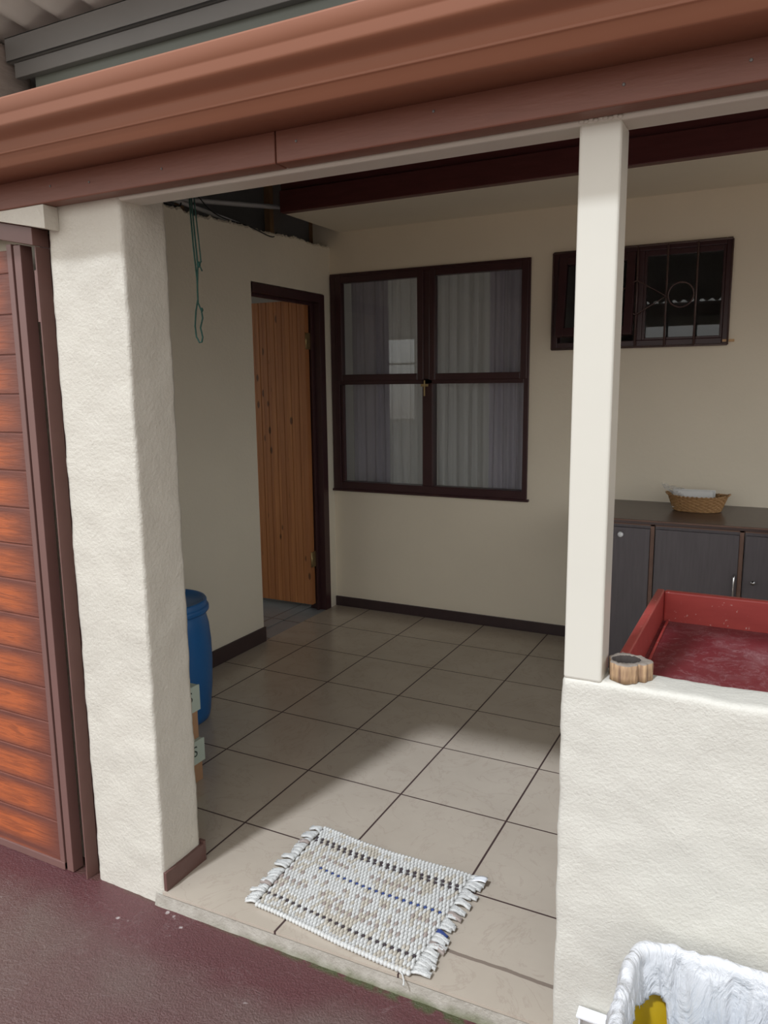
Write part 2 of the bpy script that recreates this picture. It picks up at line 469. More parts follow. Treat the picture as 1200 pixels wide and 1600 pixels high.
# red tray
t = NT('scuffed_red_painted_tray')
sc = t.ramp(t.noise(16, 9, .7, dist=2.0), [(.0, 0), (.53, 0), (.55, 1), (.57, 0), (1, 0)])
sc2 = t.ramp(t.noise(4, 8, .7), [(.5, 0), (.75, 1)])
c0 = t.mix(t.noise(5, 4), (.125, .016, .022), (.20, .026, .032))
c0 = t.mix(t.math('MULTIPLY', t.math('ADD', t.math('MULTIPLY', sc, .6), t.math('MULTIPLY', sc2, .45)), .7), c0, (.46, .30, .30))
t.color(c0); t.rough(.38); t.bump(sc, .2, .002)
M['tray'] = t.m
t = NT('red_painted_tray_rim')
ch = t.ramp(t.noise(70, 5, .6), [(.66, 0), (.69, 1)])
t.color(t.mix(t.math('MULTIPLY', ch, .7), t.mix(t.noise(6, 5, vec=t.mapped((1, 4, 4))), (.30, .035, .032), (.47, .075, .062)), (.66, .50, .46))); t.rough(.4)
M['tray_side'] = t.m
# log
t = NT('grey_brown_bark_wood')
g1 = t.noise(1, 5, .6, vec=t.mapped((120, 120, 12)))
c0 = t.mix(t.ramp(g1, [(.3, 0), (.7, 1)]), (.17, .095, .06), (.55, .36, .20))
t.color(c0); t.rough(.8); t.bump(g1, .8, .004)
M['log_side'] = t.m
M['log_top'] = plain('grey_sawn_end_grain', (.24, .20, .165), .85, .35, 40, bump=.6, bscale=120)
M['log_in'] = plain('dark_hollow_wood', (.045, .035, .03), .9, .3, 30)
M['wicker'] = None
t = NT('wicker')
c0 = t.mix(t.noise(60, 5, .6), (.26, .125, .045), (.52, .31, .135))
t.color(c0); t.rough(.5); t.bump(t.noise(1, 3, vec=t.mapped((60, 60, 420))), .4, .002)
M['wicker'] = t.m
# rug yarns
M['yarn_white'] = plain('white_rag_yarn', (.64, .63, .60), .9, .12, 90, bump=.8, bscale=350)
M['yarn_cream'] = plain('cream_rag_yarn', (.54, .49, .41), .9, .14, 90, bump=.8, bscale=350)
M['yarn_dark'] = plain('dark_brown_rag_yarn', (.05, .035, .04), .9, .2, 90)
M['yarn_blue'] = plain('navy_rag_yarn', (.035, .06, .20), .9, .2, 90)
M['yarn_taupe'] = plain('taupe_rag_yarn', (.33, .27, .24), .9, .2, 90)

def struct(o, label, cat='room'):
    return tag(o, label, cat, kind='structure')

# ------------------------------------------------------------------ ground, floor, step
def gfn(u, v):
    x = -3.0+8*u; y = -5+5.1*v
    return (x, y, -.043-.010*max(0, min(1, (x-.1)/1.6)))
struct(MB().grid(gfn, 40, 40).build('ground', M['yard']), 'purple red painted concrete yard with worn grey patches', 'ground')
def fy(x): return -.004+.034*(x-.41)/1.12
mb = MB()
xs_ = [.405, .8, 1.17, 1.6]
vs = []
for x in xs_: vs += [(x, fy(x), 0), (x, .2, 0), (x, fy(x), -.009), (x, .2, -.009)]
fs = []
for i in range(3):
    a = i*4
    fs += [(a, a+4, a+5, a+1), (a, a+2, a+6, a+4)]
mb.add(vs, fs)
mb.box(-.66, 3.4, .2, 2.82, -.009, 0).box(1.6, 3.4, .0, .2, -.009, 0).box(-.66, .405, .1, .2, -.009, 0)
struct(mb.build('floor', M['tiles']), 'glossy beige marbled tile floor of the veranda', 'floor')
struct(MB().box(-3.0, -.66, .165, 3.4, -.012, -.002).build('floor_hall', M['grey_tiles']), 'grey tiled floor seen through the doorway', 'floor')
def sfn(u, v):
    x = .38+1.25*u
    y = fy(x)-.001-.010*v - .005*noise.noise(Vector((x*14, 3, v*2)))*v
    z = -.009-.060*v
    return (x, y, z)
mb = MB().grid(sfn, 60, 6)
mb.box(.38, 1.6, .03, .12, -.07, -.0095)
struct(mb.build('trim_1', M['concrete']), 'raw concrete front edge of the tiled step, mossy at the foot', 'step')

# ------------------------------------------------------------------ walls
# pillar = end of the front wall
pw = rough_box((.137, 0, -.06), (.408, .165, 2.03), .0105, .0028, 13, .007, 3.1, .0012)
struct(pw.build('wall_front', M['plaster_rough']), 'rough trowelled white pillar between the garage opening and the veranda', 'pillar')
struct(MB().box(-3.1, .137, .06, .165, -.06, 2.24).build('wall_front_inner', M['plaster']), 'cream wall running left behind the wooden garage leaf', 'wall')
# low wall
lw = rough_box((1.568, 0, -.07), (2.25, .098, .872), .0105, .0035, 11, .012, 8.4, .0014)
lw.box(2.25, 3.4, 0, .098, -.07, .872)
struct(lw.build('wall_low', M['plaster_low']), 'low white plastered wall carrying the steel post', 'wall')
# left wall with ragged top
X0, X1 = -.78, -.66
def ragtop(y):
    return 2.305+.035*max(0, (y-1.0)/1.8)+.011*noise.noise(Vector((y*22, 1.3, 0)))+.010*noise.noise(Vector((y*75, 4.3, 0)))+.008*noise.noise(Vector((y*6, 9.3, 0)))
mb = MB()
mb.box(X0, X1, .165, 1.975, -.01, 2.25)
mb.box(X0, X1, 2.728, 2.82, -.01, 2.25)
mb.box(X0, X1, 1.975, 2.728, 2.04, 2.25)
ny = 360; vs = []; fs = []
for i in range(ny+1):
    y = .165+(2.82-.165)*i/ny; zt = ragtop(y)
    dx = .0035*noise.noise(Vector((y*40, 7, 7)))
    vs += [(X1, y, 2.25), (X1, y, zt-.012), (X1-.008+dx, y, zt), (X0, y, zt-.01), (X0, y, 2.25)]
for i in range(ny):
    for k in range(4): a = i*5+k; fs.append((a, a+1, a+6, a+5))
mb.add(vs, fs, 0, False)
struct(mb.build('wall_left', M['plaster_side']), 'cream left wall with ragged unfinished top edge and doorway', 'wall')
# back wall with two window openings
YB = 2.81
W1 = (-.655, .655, .80, 2.168); W2 = (.783, 1.682, 1.664, 2.183)
mb = MB()
ZT = 2.93
def wb(x0, x1, z0, z1): mb.box(x0, x1, YB, YB+.14, z0, z1)
wb(-.78, W1[0], -.01, ZT); wb(W1[0], W1[1], -.01, W1[2]); wb(W1[0], W1[1], W1[3], ZT)
wb(W1[1], W2[0], -.01, ZT); wb(W2[0], W2[1], -.01, W2[2]); wb(W2[0], W2[1], W2[3], ZT); wb(W2[1], 3.4, -.01, ZT)
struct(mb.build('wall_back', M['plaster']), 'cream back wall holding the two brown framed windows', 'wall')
struct(MB().box(3.4, 3.5, -.02, 2.95, -.06, .92).build('wall_right', M['plaster']), 'low cream right end wall outside the picture', 'wall')
# rooms behind
mb = MB()
mb.box(-3.1, -3.0, .166, .5, 0, 2.28).box(-3.1, -3.0, 2.5, 3.4, 0, 2.28).box(-3.1, -3.0, .5, 2.5, 0, .6).box(-3.0, -.78, 3.3, 3.4, 0, 2.28)  # unseen gap above the sill, added to let light onto the door
struct(mb.build('wall_hall', M['grey_wall']), 'grey wall of the room behind the open pine door', 'wall')
struct(MB().box(-3.0, -.79, .17, 3.3, 2.245, 2.262).build('ceiling_hall', M['grey_wall']), 'pale grey ceiling board just above the pine door', 'ceiling')
mb = MB()
mb.box(-.88, -.78, 2.95, 3.3, 0, 2.6)
mb.box(-2.6, -2.5, 3.4, 3.6, 0, 2.6).box(-2.6, -2.5, 5.3, 5.6, 0, 2.6).box(-2.6, -2.5, 3.6, 5.3, 0, .5).box(-2.6, -2.5, 3.6, 5.3, 2.4, 2.6).box(3.4, 3.5, 2.95, 5.6, 0, 2.6)  # unseen opening in the left side, added to light the curtains from behind
FW = (-1.95, -1.30, 1.10, 1.95)
mb.box(-2.6, FW[0], 5.5, 5.62, 0, 2.6).box(FW[1], 3.5, 5.5, 5.62, 0, 2.6).box(FW[0], FW[1], 5.5, 5.62, 0, FW[2]).box(FW[0], FW[1], 5.5, 5.62, FW[3], 2.6)
mb.box(.70, .76, 2.95, 5.5, 0, 2.6)
struct(mb.build('wall_bedroom', M['room_paint']), 'dim inner walls of the room behind the curtained window', 'wall')
struct(MB().box(-2.6, 3.5, 2.95, 5.6, -.02, -.001).build('floor_bedroom', M['grey_tiles']), 'floor of the room behind the curtains', 'floor')
struct(MB().box(-2.6, 3.5, 2.95, 5.6, 2.6, 2.62).build('ceiling_bedroom', M['soffit']), 'ceiling of the room behind the curtains', 'ceiling')
w3 = thing('window_3', (-1.62, 5.56, 1.10), 'bright far window glimpsed through the sheer curtain', 'window', kind='structure')
f = MB()
f.box(FW[0], FW[1], 5.53, 5.57, FW[2], FW[2]+.03).box(FW[0], FW[1], 5.53, 5.57, FW[3]-.03, FW[3]).box(FW[0], FW[0]+.03, 5.53, 5.57, FW[2], FW[3]).box(FW[1]-.03, FW[1], 5.53, 5.57, FW[2], FW[3])
f.box(FW[0], FW[1], 5.54, 5.56, 1.67, 1.69)
f.build('window_frame', M['cream_steel'], w3)
MB().box(FW[0]+.03, FW[1]-.03, 5.548, 5.552, FW[2]+.03, FW[3]-.03).build('pane', M['glass'], w3)

# skirtings
struct(MB().box(-.66, 1.15, 2.797, 2.81, 0, .064).build('baseboard_back', M['skirting'], bevel=.002), 'dark brown skirting along the back wall', 'skirting')
struct(MB().box(-.66, -.648, .17, 1.982, 0, .088).build('baseboard_left', M['skirting'], bevel=.002), 'dark brown skirting on the left wall beside the blue drum', 'skirting')
mb = MB()
mb.box(.405, .417, .003, .170, 0, .060).box(.395, .4175, .170, .180, 0, .068)
struct(mb.build('baseboard_pillar', M['skirting_pale'], bevel=.0015), 'reddish brown skirting tile on the side of the pillar', 'skirting')

# ------------------------------------------------------------------ soffit, beams, roof
struct(MB().box(-.585, 3.4, 2.222, 2.81, 2.42, 2.436).build('ceiling', M['soffit'], bevel=.002), 'cream soffit board above the back wall', 'ceiling')
mb = MB(); mb.box(-.588, 3.4, 2.17, 2.22, 2.42, 2.535)
tag(mb.build('roof_beam', M['maroon'], bevel=.003), 'thick dark maroon beam in front of the cream soffit', 'beam')
mb = MB(); mb.box(-.588, 3.4, 2.185, 2.22, 2.537, 2.625)
tag(mb.build('roof_beam', M['maroon'], bevel=.003), 'upper maroon board stacked on the thick dark beam', 'beam')
def rz(y): return 2.165+.262*(y+.10)
def corr(x0, x1, y0, y1, zf, amp, pitch, nx):
    return MB().grid(lambda u, v: (x0+(x1-x0)*u, y0+(y1-y0)*v, zf(y0+(y1-y0)*v)+amp*math.cos(2*math.pi*(x0+(x1-x0)*u)/pitch)), nx, 6)
struct(corr(-3.2, 3.55, -.10, 2.97, rz, .012, .076, 700).build('ceiling_sheet', M['dark_sheet'], solid=.001), 'dark underside of the corrugated veranda roof', 'roof')
for i, (y, lab) in enumerate(((.62, 'dark roof purlin nearest the steel edge beam'), (1.30, 'dark roof purlin in the middle of the veranda roof'), (1.95, 'dark roof purlin just in front of the maroon beam'))):
    z = rz(y)-.014
    tag(MB().box(-3.2, 3.4, y-.025, y+.025, z-.075, z-.004).build('roof_purlin', M['steel_grey'], bevel=.002), lab, 'purlin', 'veranda roof purlins')
struct(MB().box(-3.2, -.78, 2.9, 2.93, 2.27, 2.90).box(-3.2, -3.15, .2, 2.9, 2.27, 2.9).build('wall_roof_void', M['board_grey']), 'grey board closing the roof space above the left wall', 'board')
for (x, lab) in ((-1.16, 'raw pine batten further left in the roof gap'), (-.815, 'raw pine batten beside the soffit corner')):
    tag(MB().box(x-.022, x+.022, 2.855, 2.899, 2.265, 2.86).build('timber_batten', M['batten'], bevel=.002), lab, 'batten')
tag(MB().box(-1.95, -1.90, 2.855, 2.899, 2.265, 2.80).build('timber_batten', M['batten'], bevel=.002), 'raw pine batten deepest behind the hanging green cord', 'batten')
# services in the roof gap
def pipe(pts, r, name, label, mat, cat, n=10):
    P = [Vector(p) for p in pts]; out = []
    for i in range(len(P)-1):
        p0 = P[max(i-1,0)]; p1 = P[i]; p2 = P[i+1]; p3 = P[min(i+2, len(P)-1)]
        for k in range(8):
            s = k/8
            out.append(.5*((2*p1)+(-p0+p2)*s+(2*p0-5*p1+4*p2-p3)*s*s+(-p0+3*p1-3*p2+p3)*s**3))
    out.append(P[-1])
    return tag(MB().tube(out, r, n, 0).build(name, mat), label, cat)
pipe([(-.80, .75, 2.40), (-.80, 1.2, 2.40), (-.80, 1.7, 2.385), (-.85, 2.3, 2.37)], .011, 'conduit_pipe', 'straight grey conduit lying along the left wall top', M['pipe'], 'conduit')
pipe([(-.90, 1.0, 2.425), (-.95, 1.2, 2.43), (-.92, 1.6, 2.43), (-.80, 2.0, 2.46), (-.72, 2.5, 2.52)], .013, 'conduit_pipe', 'curved grey conduit rising towards the maroon beam', M['pipe'], 'conduit')
pipe([(-.72, 1.22, 2.47), (-.72, 1.27, 2.39), (-.70, 1.35, 2.335), (-.69, 1.46, 2.33), (-.72, 1.52, 2.36)], .0035, 'black_wire', 'thicker black wire looping over the wall top', M['wire'], 'wire', 6)
pipe([(-.76, 1.6, 2.50), (-.75, 1.8, 2.37), (-.66, 2.0, 2.322), (-.655, 2.18, 2.30), (-.69, 2.28, 2.345)], .003, 'black_wire', 'thin black wire sagging lowest below the conduits', M['wire'], 'wire', 6)

# edge beam and post (cream steel tube)
tag(MB().box(.395, 3.4, 0.001, .076, 1.947, 2.02).build('edge_beam', M['cream_steel'], bevel=.007, segs=3), 'long cream painted steel tube under the brown fascia', 'beam')
p = MB().box(1.572, 1.650, .002, .078, .868, 1.950)
post = thing('steel_post', (1.611, .04, .872), 'cream square steel post standing on the low wall', 'post')
p.build('post_tube', M['cream_steel'], post, bevel=.006, segs=3)
w = MB()
for i in range(9): w.ell((1.576+.0088*i, .001, 1.953+.004*random.random()), .0055, .003, .004, nu=8, nv=5)
w.build('weld_bead', M['cream_steel'], post)

# fascia boards + gutter
for (x0, x1, lab) in ((-1.2, .9235, 'brown fascia board left of the joint'), (.9265, 3.5, 'brown fascia board right of the joint, above the post')):
    fb = thing('fascia_board', ((x0+x1)/2, -.035, 1.955), lab, 'fascia')
    MB().box(x0, x1, -.05, -.002, 1.955, 2.12).build('board', M['fascia'], fb, bevel=.003)
    for x in ((.22, .36, .60) if x0 < 0 else (.98, 1.30, 1.66, 1.86)):
        s = MB(); s.ell((x, -.051, 1.985+.02*random.random()), .003, .0018, .003, nu=8, nv=5)
        s.build('nail_head', M['steel_grey'], fb)
gp = [(-.051, 2.150), (-.051, 2.021), (-.148, 2.021), (-.152, 2.024), (-.158, 2.046), (-.161, 2.049), (-.165, 2.050)]
# ogee
for k in range(25):
    s = k/24
    q = min(max((s-.32)/.36, 0), 1); q = q*q*(3-2*q)
    y = -.165-.010*s-.0275*q+.004*(1-s)**3
    z = 2.052+.068*s
    gp.append((y, z))
gp += [(-.2035, 2.1215), (-.2125, 2.147), (-.211, 2.151), (-.203, 2.151), (-.202, 2.147)]
g = thing('gutter', (1.1, -.13, 2.02), 'brown ogee rain gutter running along the whole eave', 'gutter')
gch = MB().extrude_x(gp, -1.2, 3.5, closed=False, smooth=True, nx=1).build('gutter_channel', M['gutter'], g, solid=.0012)
gch.data.set_sharp_from_angle(angle=math.radians(28))
def lz(x): return 1.893+.20*(.185-x)
mb = MB()
mb.add([(-.11, y, z) for y in (-.047, 0) for z in (lz(-.11), 1.9545)]+[(.183, y, z) for y in (-.047, 0) for z in (lz(.185), 1.9545)],
       [(0,1,5,4),(2,3,7,6),(0,2,6,4),(1,3,7,5),(0,1,3,2),(4,5,7,6)])
struct(mb.build('trim_2', M['plaster_rough'], bevel=.004), 'plastered lintel over the garage opening beside the pillar', 'lintel')

# ------------------------------------------------------------------ carport roof seen top left
def cz(y): return 2.60-.10*(y-.30)
struct(corr(-2.6, 3.4, -.12, 1.0, cz, .018, .145, 500).build('ceiling_carport', M['zinc'], solid=.001), 'weathered grey corrugated carport sheet at the upper left', 'roof')
mb = MB(); mb.box(-.30, 3.4, .262, .266, 2.49, 2.56).box(-.30, 3.4, .262, .32, 2.556, 2.560).box(-.30, 3.4, .262, .32, 2.49, 2.494).box(-.30, 3.4, .316, .32, 2.52, 2.56)
tag(mb.build('carport_purlin', M['steel_grey'], bevel=.001), 'grey steel channel purlin under the corrugated carport sheet', 'purlin')
tag(MB().box(-.28, 3.4, .275, .30, 2.445, 2.489).build('carport_beam', M['steel_grey'], bevel=.002), 'dark grey board just below the channel purlin', 'beam')
tag(MB().box(-.22, 3.4, .301, .305, 2.285, 2.489).build('flashing_strip', M['steel_green']), 'greenish grey flashing sheet above the brown gutter', 'flashing')
mb = MB().box(-3.0, -.20, .10, .34, 2.28, 2.50)
tag(rough_box((-2.4, -.06, 2.33), (-.31, .36, 2.55), .02, .004, 12, .008, 5).build('timber_plate', M['old_timber']), 'weathered rough timber at the far upper left corner', 'timber')

# ------------------------------------------------------------------ garage leaf and frame
gl = thing('garage_door_leaf', (-.4, 0, -.043), 'orange brown planked garage leaf standing open at the left', 'door')
pl = MB()
nP = 17
for i in range(nP):
    z0 = .005-.0+.112*(i-0)+.0015; z1 = z0+.109
    if i == 0: z0 = -.036
    pl.box(-.85, -.012, -.012, .004, z0 if i else -.03, min(z1, 1.86))
pl.box(-.85, -.012, -.009, .004, -.03, 1.86)
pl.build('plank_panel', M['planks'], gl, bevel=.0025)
st = MB().box(-.016, .004, -.016, .006, -.041, 1.875)
st.box(.012, .040, -.015, .024, -.041, 1.870).box(.002, .014, -.004, .022, -.041, 1.875)
st.build('stile', M['steel_brown'], gl, bevel=.0015)
MB().box(-.85, .004, -.017, .006, -.043, -.018).build('bottom_rail', M['steel_brown'], gl, bevel=.0015)
gf = thing('garage_door_frame', (.09, 0, -.043), 'brown steel frame between the garage leaf and the pillar', 'door frame')
MB().box(.101, .105, -.018, .024, -.046, 1.859).box(.08, .105, .024, .028, -.046, 1.859).box(.06, .104, .034, .058, -.046, 1.90).build('jamb', M['steel_brown'], gf, bevel=.0008)
hd = MB(); hd.add([(x, y, lz(x)+dz) for x in (-.10, .105) for y in (-.026, .028) for dz in (-.048, -.0015)], [(0,1,3,2),(4,6,7,5),(0,4,5,1),(2,3,7,6),(0,2,6,4),(1,5,7,3)])
hd.box(-.85, -.10, -.026, .028, lz(-.10)-.048, lz(-.10)-.0015)
hd.build('head', M['steel_brown'], gf, bevel=.0015)
MB().box(.078, .104, -.006, -.002, 1.66, 1.80).build('lock_plate', M['steel_brown'], gf, bevel=.001)

# ------------------------------------------------------------------ pine door in left wall
d1 = thing('door_1', (-.72, 2.35, 0), 'knotty pine boarded door standing open into the hall', 'door', kind='structure')
f = MB()
f.box(-.775, -.668, 1.955, 1.985, 0, 2.035).box(-.775, -.655, 2.665, 2.728, 0, 2.035).box(-.775, -.655, 1.985, 2.665, 1.985, 2.035)
f.box(-.715, -.700, 2.640, 2.665, 0, 1.985).box(-.715, -.700, 1.985, 2.640, 1.968, 1.985)
f.build('door_frame', M['frame'], d1, bevel=.002)
lf = MB()
nb = 13
for i in range(nb):
    x1 = -.722-.0585*i; x0 = x1-.0585
    lf.box(x0+.003, x1-.003, 2.600, 2.622, .045, 2.0)
    lf.box(x0+.020, x0+.0225, 2.5985, 2.602, .045, 2.0)
lf.box(-.722-.0585*nb, -.722, 2.604, 2.640, .045, 2.0)
leaf = lf.build('door_leaf', M['pine'], d1, bevel=.0028)
for z in (.30, 1.70):
    sub(leaf, MB().box(-.722, -.714, 2.597, 2.644, z, z+.10).tube([(-.714, 2.596, z), (-.714, 2.596, z+.10)], .006, 8).build('hinge', M['brass'], d1))
tag(MB().box(-1.35, -.79, 2.05, 2.72, -.0015, .003).build('doormat', M['grey_tiles'], bevel=.001), 'thin blue grey mat inside the doorway', 'mat')

# ------------------------------------------------------------------ window 1
w1 = thing('window_1', (0, 2.83, .80), 'large four pane dark brown window with curtains behind', 'window', kind='structure')
f = MB(); y0, y1 = 2.797, 2.87
f.box(-.655, -.595, y0, y1, .80, 2.168).box(.625, .655, y0, y1, .80, 2.168)
f.box(-.595, .625, y0, y1, .80, .850).box(-.595, .625, y0, y1, 2.135, 2.168)
f.box(-.595, .625, y0, y1, 1.478, 1.510).box(-.012, .056, y0, y1, .850, 2.135)
f.box(-.670, .668, 2.787, 2.83, .788, .802)
f.build('window_frame', M['frame'], w1, bevel=.003)
def sash(x0, x1, z0, z1, w, yy=2.788):
    s = MB()
    s.box(x0, x0+w, yy, yy+.045, z0, z1).box(x1-w, x1, yy, yy+.045, z0, z1).box(x0+w, x1-w, yy, yy+.045, z0, z0+w).box(x0+w, x1-w, yy, yy+.045, z1-w, z1)
    return s.build('sash', M['frame'], w1, bevel=.004)
def pane(par, x0, x1, z0, z1, y):
    return sub(par, MB().box(x0, x1, y, y+.004, z0, z1).build('pane', M['glass'], w1))
s1 = sash(-.612, .000, 1.500, 2.150, .042); pane(s1, -.575, -.038, 1.538, 2.112, 2.815)
s2 = sash(.036, .645, 1.500, 2.150, .040); pane(s2, .072, .610, 1.538, 2.112, 2.815)
MB().box(-.598, -.010, 2.828, 2.832, .848, 1.480).build('pane', M['glass'], w1)
MB().box(.054, .628, 2.828, 2.832, .848, 1.480).build('pane', M['glass'], w1)
MB().box(-.59, -.572, 2.80, 2.826, .852, 1.475).build('stop_bead', M['frame'], w1, bevel=.002)
# small brass cross on the meeting rail
c = thing('brass_cross', (.010, 2.783, 1.45), 'small dull brass cross fixed where the window rails meet', 'cross')
MB().box(.006, .014, 2.777, 2.789, 1.405, 1.500).build('upright', M['brass'], c, bevel=.002)
MB().box(-.014, .034, 2.778, 2.788, 1.462, 1.478).build('crossbar', M['brass'], c, bevel=.002)

# curtains behind the glass
def curtain(name, label, mat, x0, x1, zt, zb, y, amp, folds, seed, flare=0):
    def fn(u, v):
        s = u+.012*math.sin(9*u+seed)+.02*flare*(v)*math.sin(5*u+seed)
        ph = folds*2*math.pi*s
        a = amp*(.55+.45*noise.noise(Vector((u*7+seed, .3, 0))))
        yy = y + a*math.sin(ph)+.35*a*math.sin(2.3*ph+seed)+.006*noise.noise(Vector((u*9, v*2, seed)))
        return (x0+(x1-x0)*s+.006*math.sin(ph*.5+v*2), yy, zt+(zb-zt)*v)
    o = MB().grid(fn, int(folds*16), 24).build(name, mat)
    return tag(o, label, 'curtain')
curtain('drape_curtain', 'opaque mauve grey drape at the left of the large window', M['drape'], -.60, -.325, 2.22, .60, 2.965, .022, 4, 1.0)
curtain('drape_curtain', 'opaque mauve grey drape at the right of the large window', M['drape'], .355, .64, 2.22, .60, 2.965, .022, 4, 3.0)
curtain('sheer_curtain', 'white sheer curtain behind the left panes, letting the far window through', M['sheer'], -.37, .03, 2.20, .58, 3.03, .024, 6, 5.0, 1)
curtain('sheer_curtain', 'white sheer curtain behind the right panes beside the drape', M['sheer'], .02, .40, 2.20, .58, 3.03, .024, 5, 7.0, 1)
rl = thing('curtain_rail', (.0, 3.0, 2.22), 'curtain rail above the drapes inside the window', 'rail')
MB().tube([(-.66, 2.985, 2.23), (.69, 2.985, 2.23)], .009, 10).build('rod', M['steel_grey'], rl)
for x in (-.655, .685):
    MB().box(x-.006, x+.006, 2.951, 2.99, 2.22, 2.24).build('bracket', M['steel_grey'], rl)

# ------------------------------------------------------------------ window 2
w2 = thing('window_2', (1.232, 2.83, 1.664), 'smaller high window with an open sash and burglar bars', 'window', kind='structure')
f = MB(); y0, y1 = 2.800, 2.87
f.box(.783, .812, y0, y1, 1.664, 2.183).box(1.655, 1.682, y0, y1, 1.664, 2.183)
f.box(.812, 1.655, y0, y1, 1.664, 1.694).box(.812, 1.655, y0, y1, 2.150, 2.183).box(1.222, 1.262, y0, y1, 1.694, 2.150)
f.build('window_frame', M['frame'], w2, bevel=.003)
MB().box(1.262, 1.655, 2.83, 2.834, 1.694, 2.150).build('pane', M['glass'], w2)
# fixed inner moulding right light
MB().box(1.262, 1.276, 2.806, 2.829, 1.694, 2.150).box(1.641, 1.655, 2.806, 2.829, 1.694, 2.150).box(1.276, 1.641, 2.806, 2.829, 1.694, 1.706).box(1.276, 1.641, 2.806, 2.829, 2.122, 2.150).build('glazing_bead', M['frame'], w2, bevel=.002)
Ms = Matrix.Translation((0, 2.815, 2.148)) @ Matrix.Rotation(math.radians(-9), 4, 'X')
def hbox(mb, x0, x1, y0, y1, z0, z1): mb.obox(Ms @ Matrix.Translation(((x0+x1)/2, (y0+y1)/2, (z0+z1)/2)), x1-x0, y1-y0, z1-z0)
s = MB(); H = -.430
hbox(s, .816, .860, -.02, .02, H, 0); hbox(s, 1.176, 1.220, -.02, .02, H, 0); hbox(s, .860, 1.176, -.02, .02, H, H+.045); hbox(s, .860, 1.176, -.02, .02, -.042, 0)
sh = s.build('sash', M['frame'], w2, bevel=.003)
s = MB(); hbox(s, .860, 1.176, -.002, .002, H+.045, -.042); sub(sh, s.build('pane', M['glass'], w2))
struct(MB().box(1.66, 1.715, 2.785, 2.812, 1.672, 1.684).build('trim_3', M['batten']), 'small raw timber packer at the right foot of the barred window', 'packer')

bb = thing('burglar_bars', (1.232, 2.74, 1.655), 'dark iron burglar bars with diamond and ring in front of the high window', 'burglar bars')
yb = 2.782
fr = MB()
for (a, b_) in (((.785, 1.658), (1.684, 1.658)), ((.785, 1.658), (.785, 2.172)), ((1.684, 1.658), (1.684, 2.172)), ((.785, 2.172), (1.684, 2.172))):
    fr.tube([(a[0], yb, a[1]), (b_[0], yb, b_[1])], .0045, 8)
for x in (.785, 1.684):
    for z in (1.80, 2.05): fr.tube([(x, yb, z), (x, 2.811, z)], .004, 6)
fr.build('bar_frame', M['iron'], bb)
for x in (.93, 1.085, 1.232, 1.380, 1.524):
    MB().tube([(x, yb, 1.658), (x, yb, 2.172)], .0055, 8).build('upright_bar', M['iron'], bb)
dm = MB(); yy = yb-.008
for sgn in (1,):
    dm.tube([(1.085, yy, 1.912), (1.232, yy, 2.000), (1.380, yy, 1.912), (1.232, yy, 1.825), (1.085, yy, 1.912)], .0048, 6)
dm.build('diamond_scroll', M['iron'], bb)
for cx in (1.452, 1.008):
    c_ = MB(); c_.loop([(cx+.062*math.cos(a), yy, 1.915+.062*math.sin(a)) for a in [2*math.pi*k/32 for k in range(32)]], .0048, 6)
    c_.build('ring_scroll', M['iron'], bb)

# ------------------------------------------------------------------ cabinets and worktop
XC = 1.155
tag(MB().box(XC-.01, 3.39, 2.198, 2.809, .812, .832).box(XC-.01, 3.39, 2.196, 2.20, .824, .831, 1).build('worktop', [M['worktop'], M['edge_band']], bevel=.0015), 'long dark laminate worktop carrying the wicker basket', 'worktop')
units = [(XC, 1.452, 'dark laminate cabinet with a pale round knob, beside the post', 'k1'),
         (1.456, 1.836, 'middle dark laminate cabinet with a chrome bar handle', 'bar'),
         (1.840, 2.22, 'dark laminate cabinet with a small metal knob at the picture edge', 'k2'),
         (2.224, 2.80, 'dark laminate cabinet beyond the right picture edge', 'k2'),
         (2.804, 3.385, 'dark laminate cabinet against the right end wall', 'k2')]
for (x0, x1, lab, kind) in units:
    u = thing('cabinet', ((x0+x1)/2, 2.5, 0), lab, 'cabinet')
    b = MB()
    b.box(x0, x0+.016, 2.215, 2.795, 0, .810).box(x1-.016, x1, 2.215, 2.795, 0, .810).box(x0+.016, x1-.016, 2.215, 2.795, .79, .810).box(x0+.016, x1-.016, 2.235, 2.795, 0, .08).box(x0+.016, x1-.016, 2.78, 2.795, .08, .79)
    b.box(x1-.017, x1+.001, 2.2125, 2.2152, .0, .811, 1).box(x0, x1, 2.2125, 2.2152, .803, .811, 1)
    b.build('body', [M['laminate'], M['edge_band']], u)
    dr = MB().box(x0+.004, x1-.018, 2.198 if False else 2.2005, 2.2120, .085, .790).build('door', M['laminate'], u, bevel=.001)
    if kind == 'k1':
        sub(dr, MB().lathe([(0, -.012), (.009, -.012), (.013, -.008), (.014, 0), (0, 0)], (0, 0, 0), 20).build('knob', M['white_plastic'], None))
        k = dr.children[0]; k.rotation_euler = (math.radians(-90), 0, 0)
        k.location = Vector((1.300, 2.2, .755))-Vector(u.location)
        tag(k, 'pale round knob')
    elif kind == 'bar':
        sub(dr, MB().tube([(1.806, 2.2, .608), (1.806, 2.184, .606), (1.806, 2.178, .598), (1.806, 2.178, .515), (1.806, 2.184, .507), (1.806, 2.2, .505)], .005, 10).build('handle', M['chrome'], u))
    else:
        kx = x0+.045
        sub(dr, MB().tube([(kx, 2.2, .582), (kx, 2.186, .582), (kx, 2.176, .582)], .006, 12, rs=[.004, .004, .010]).build('knob', M['chrome'], u))

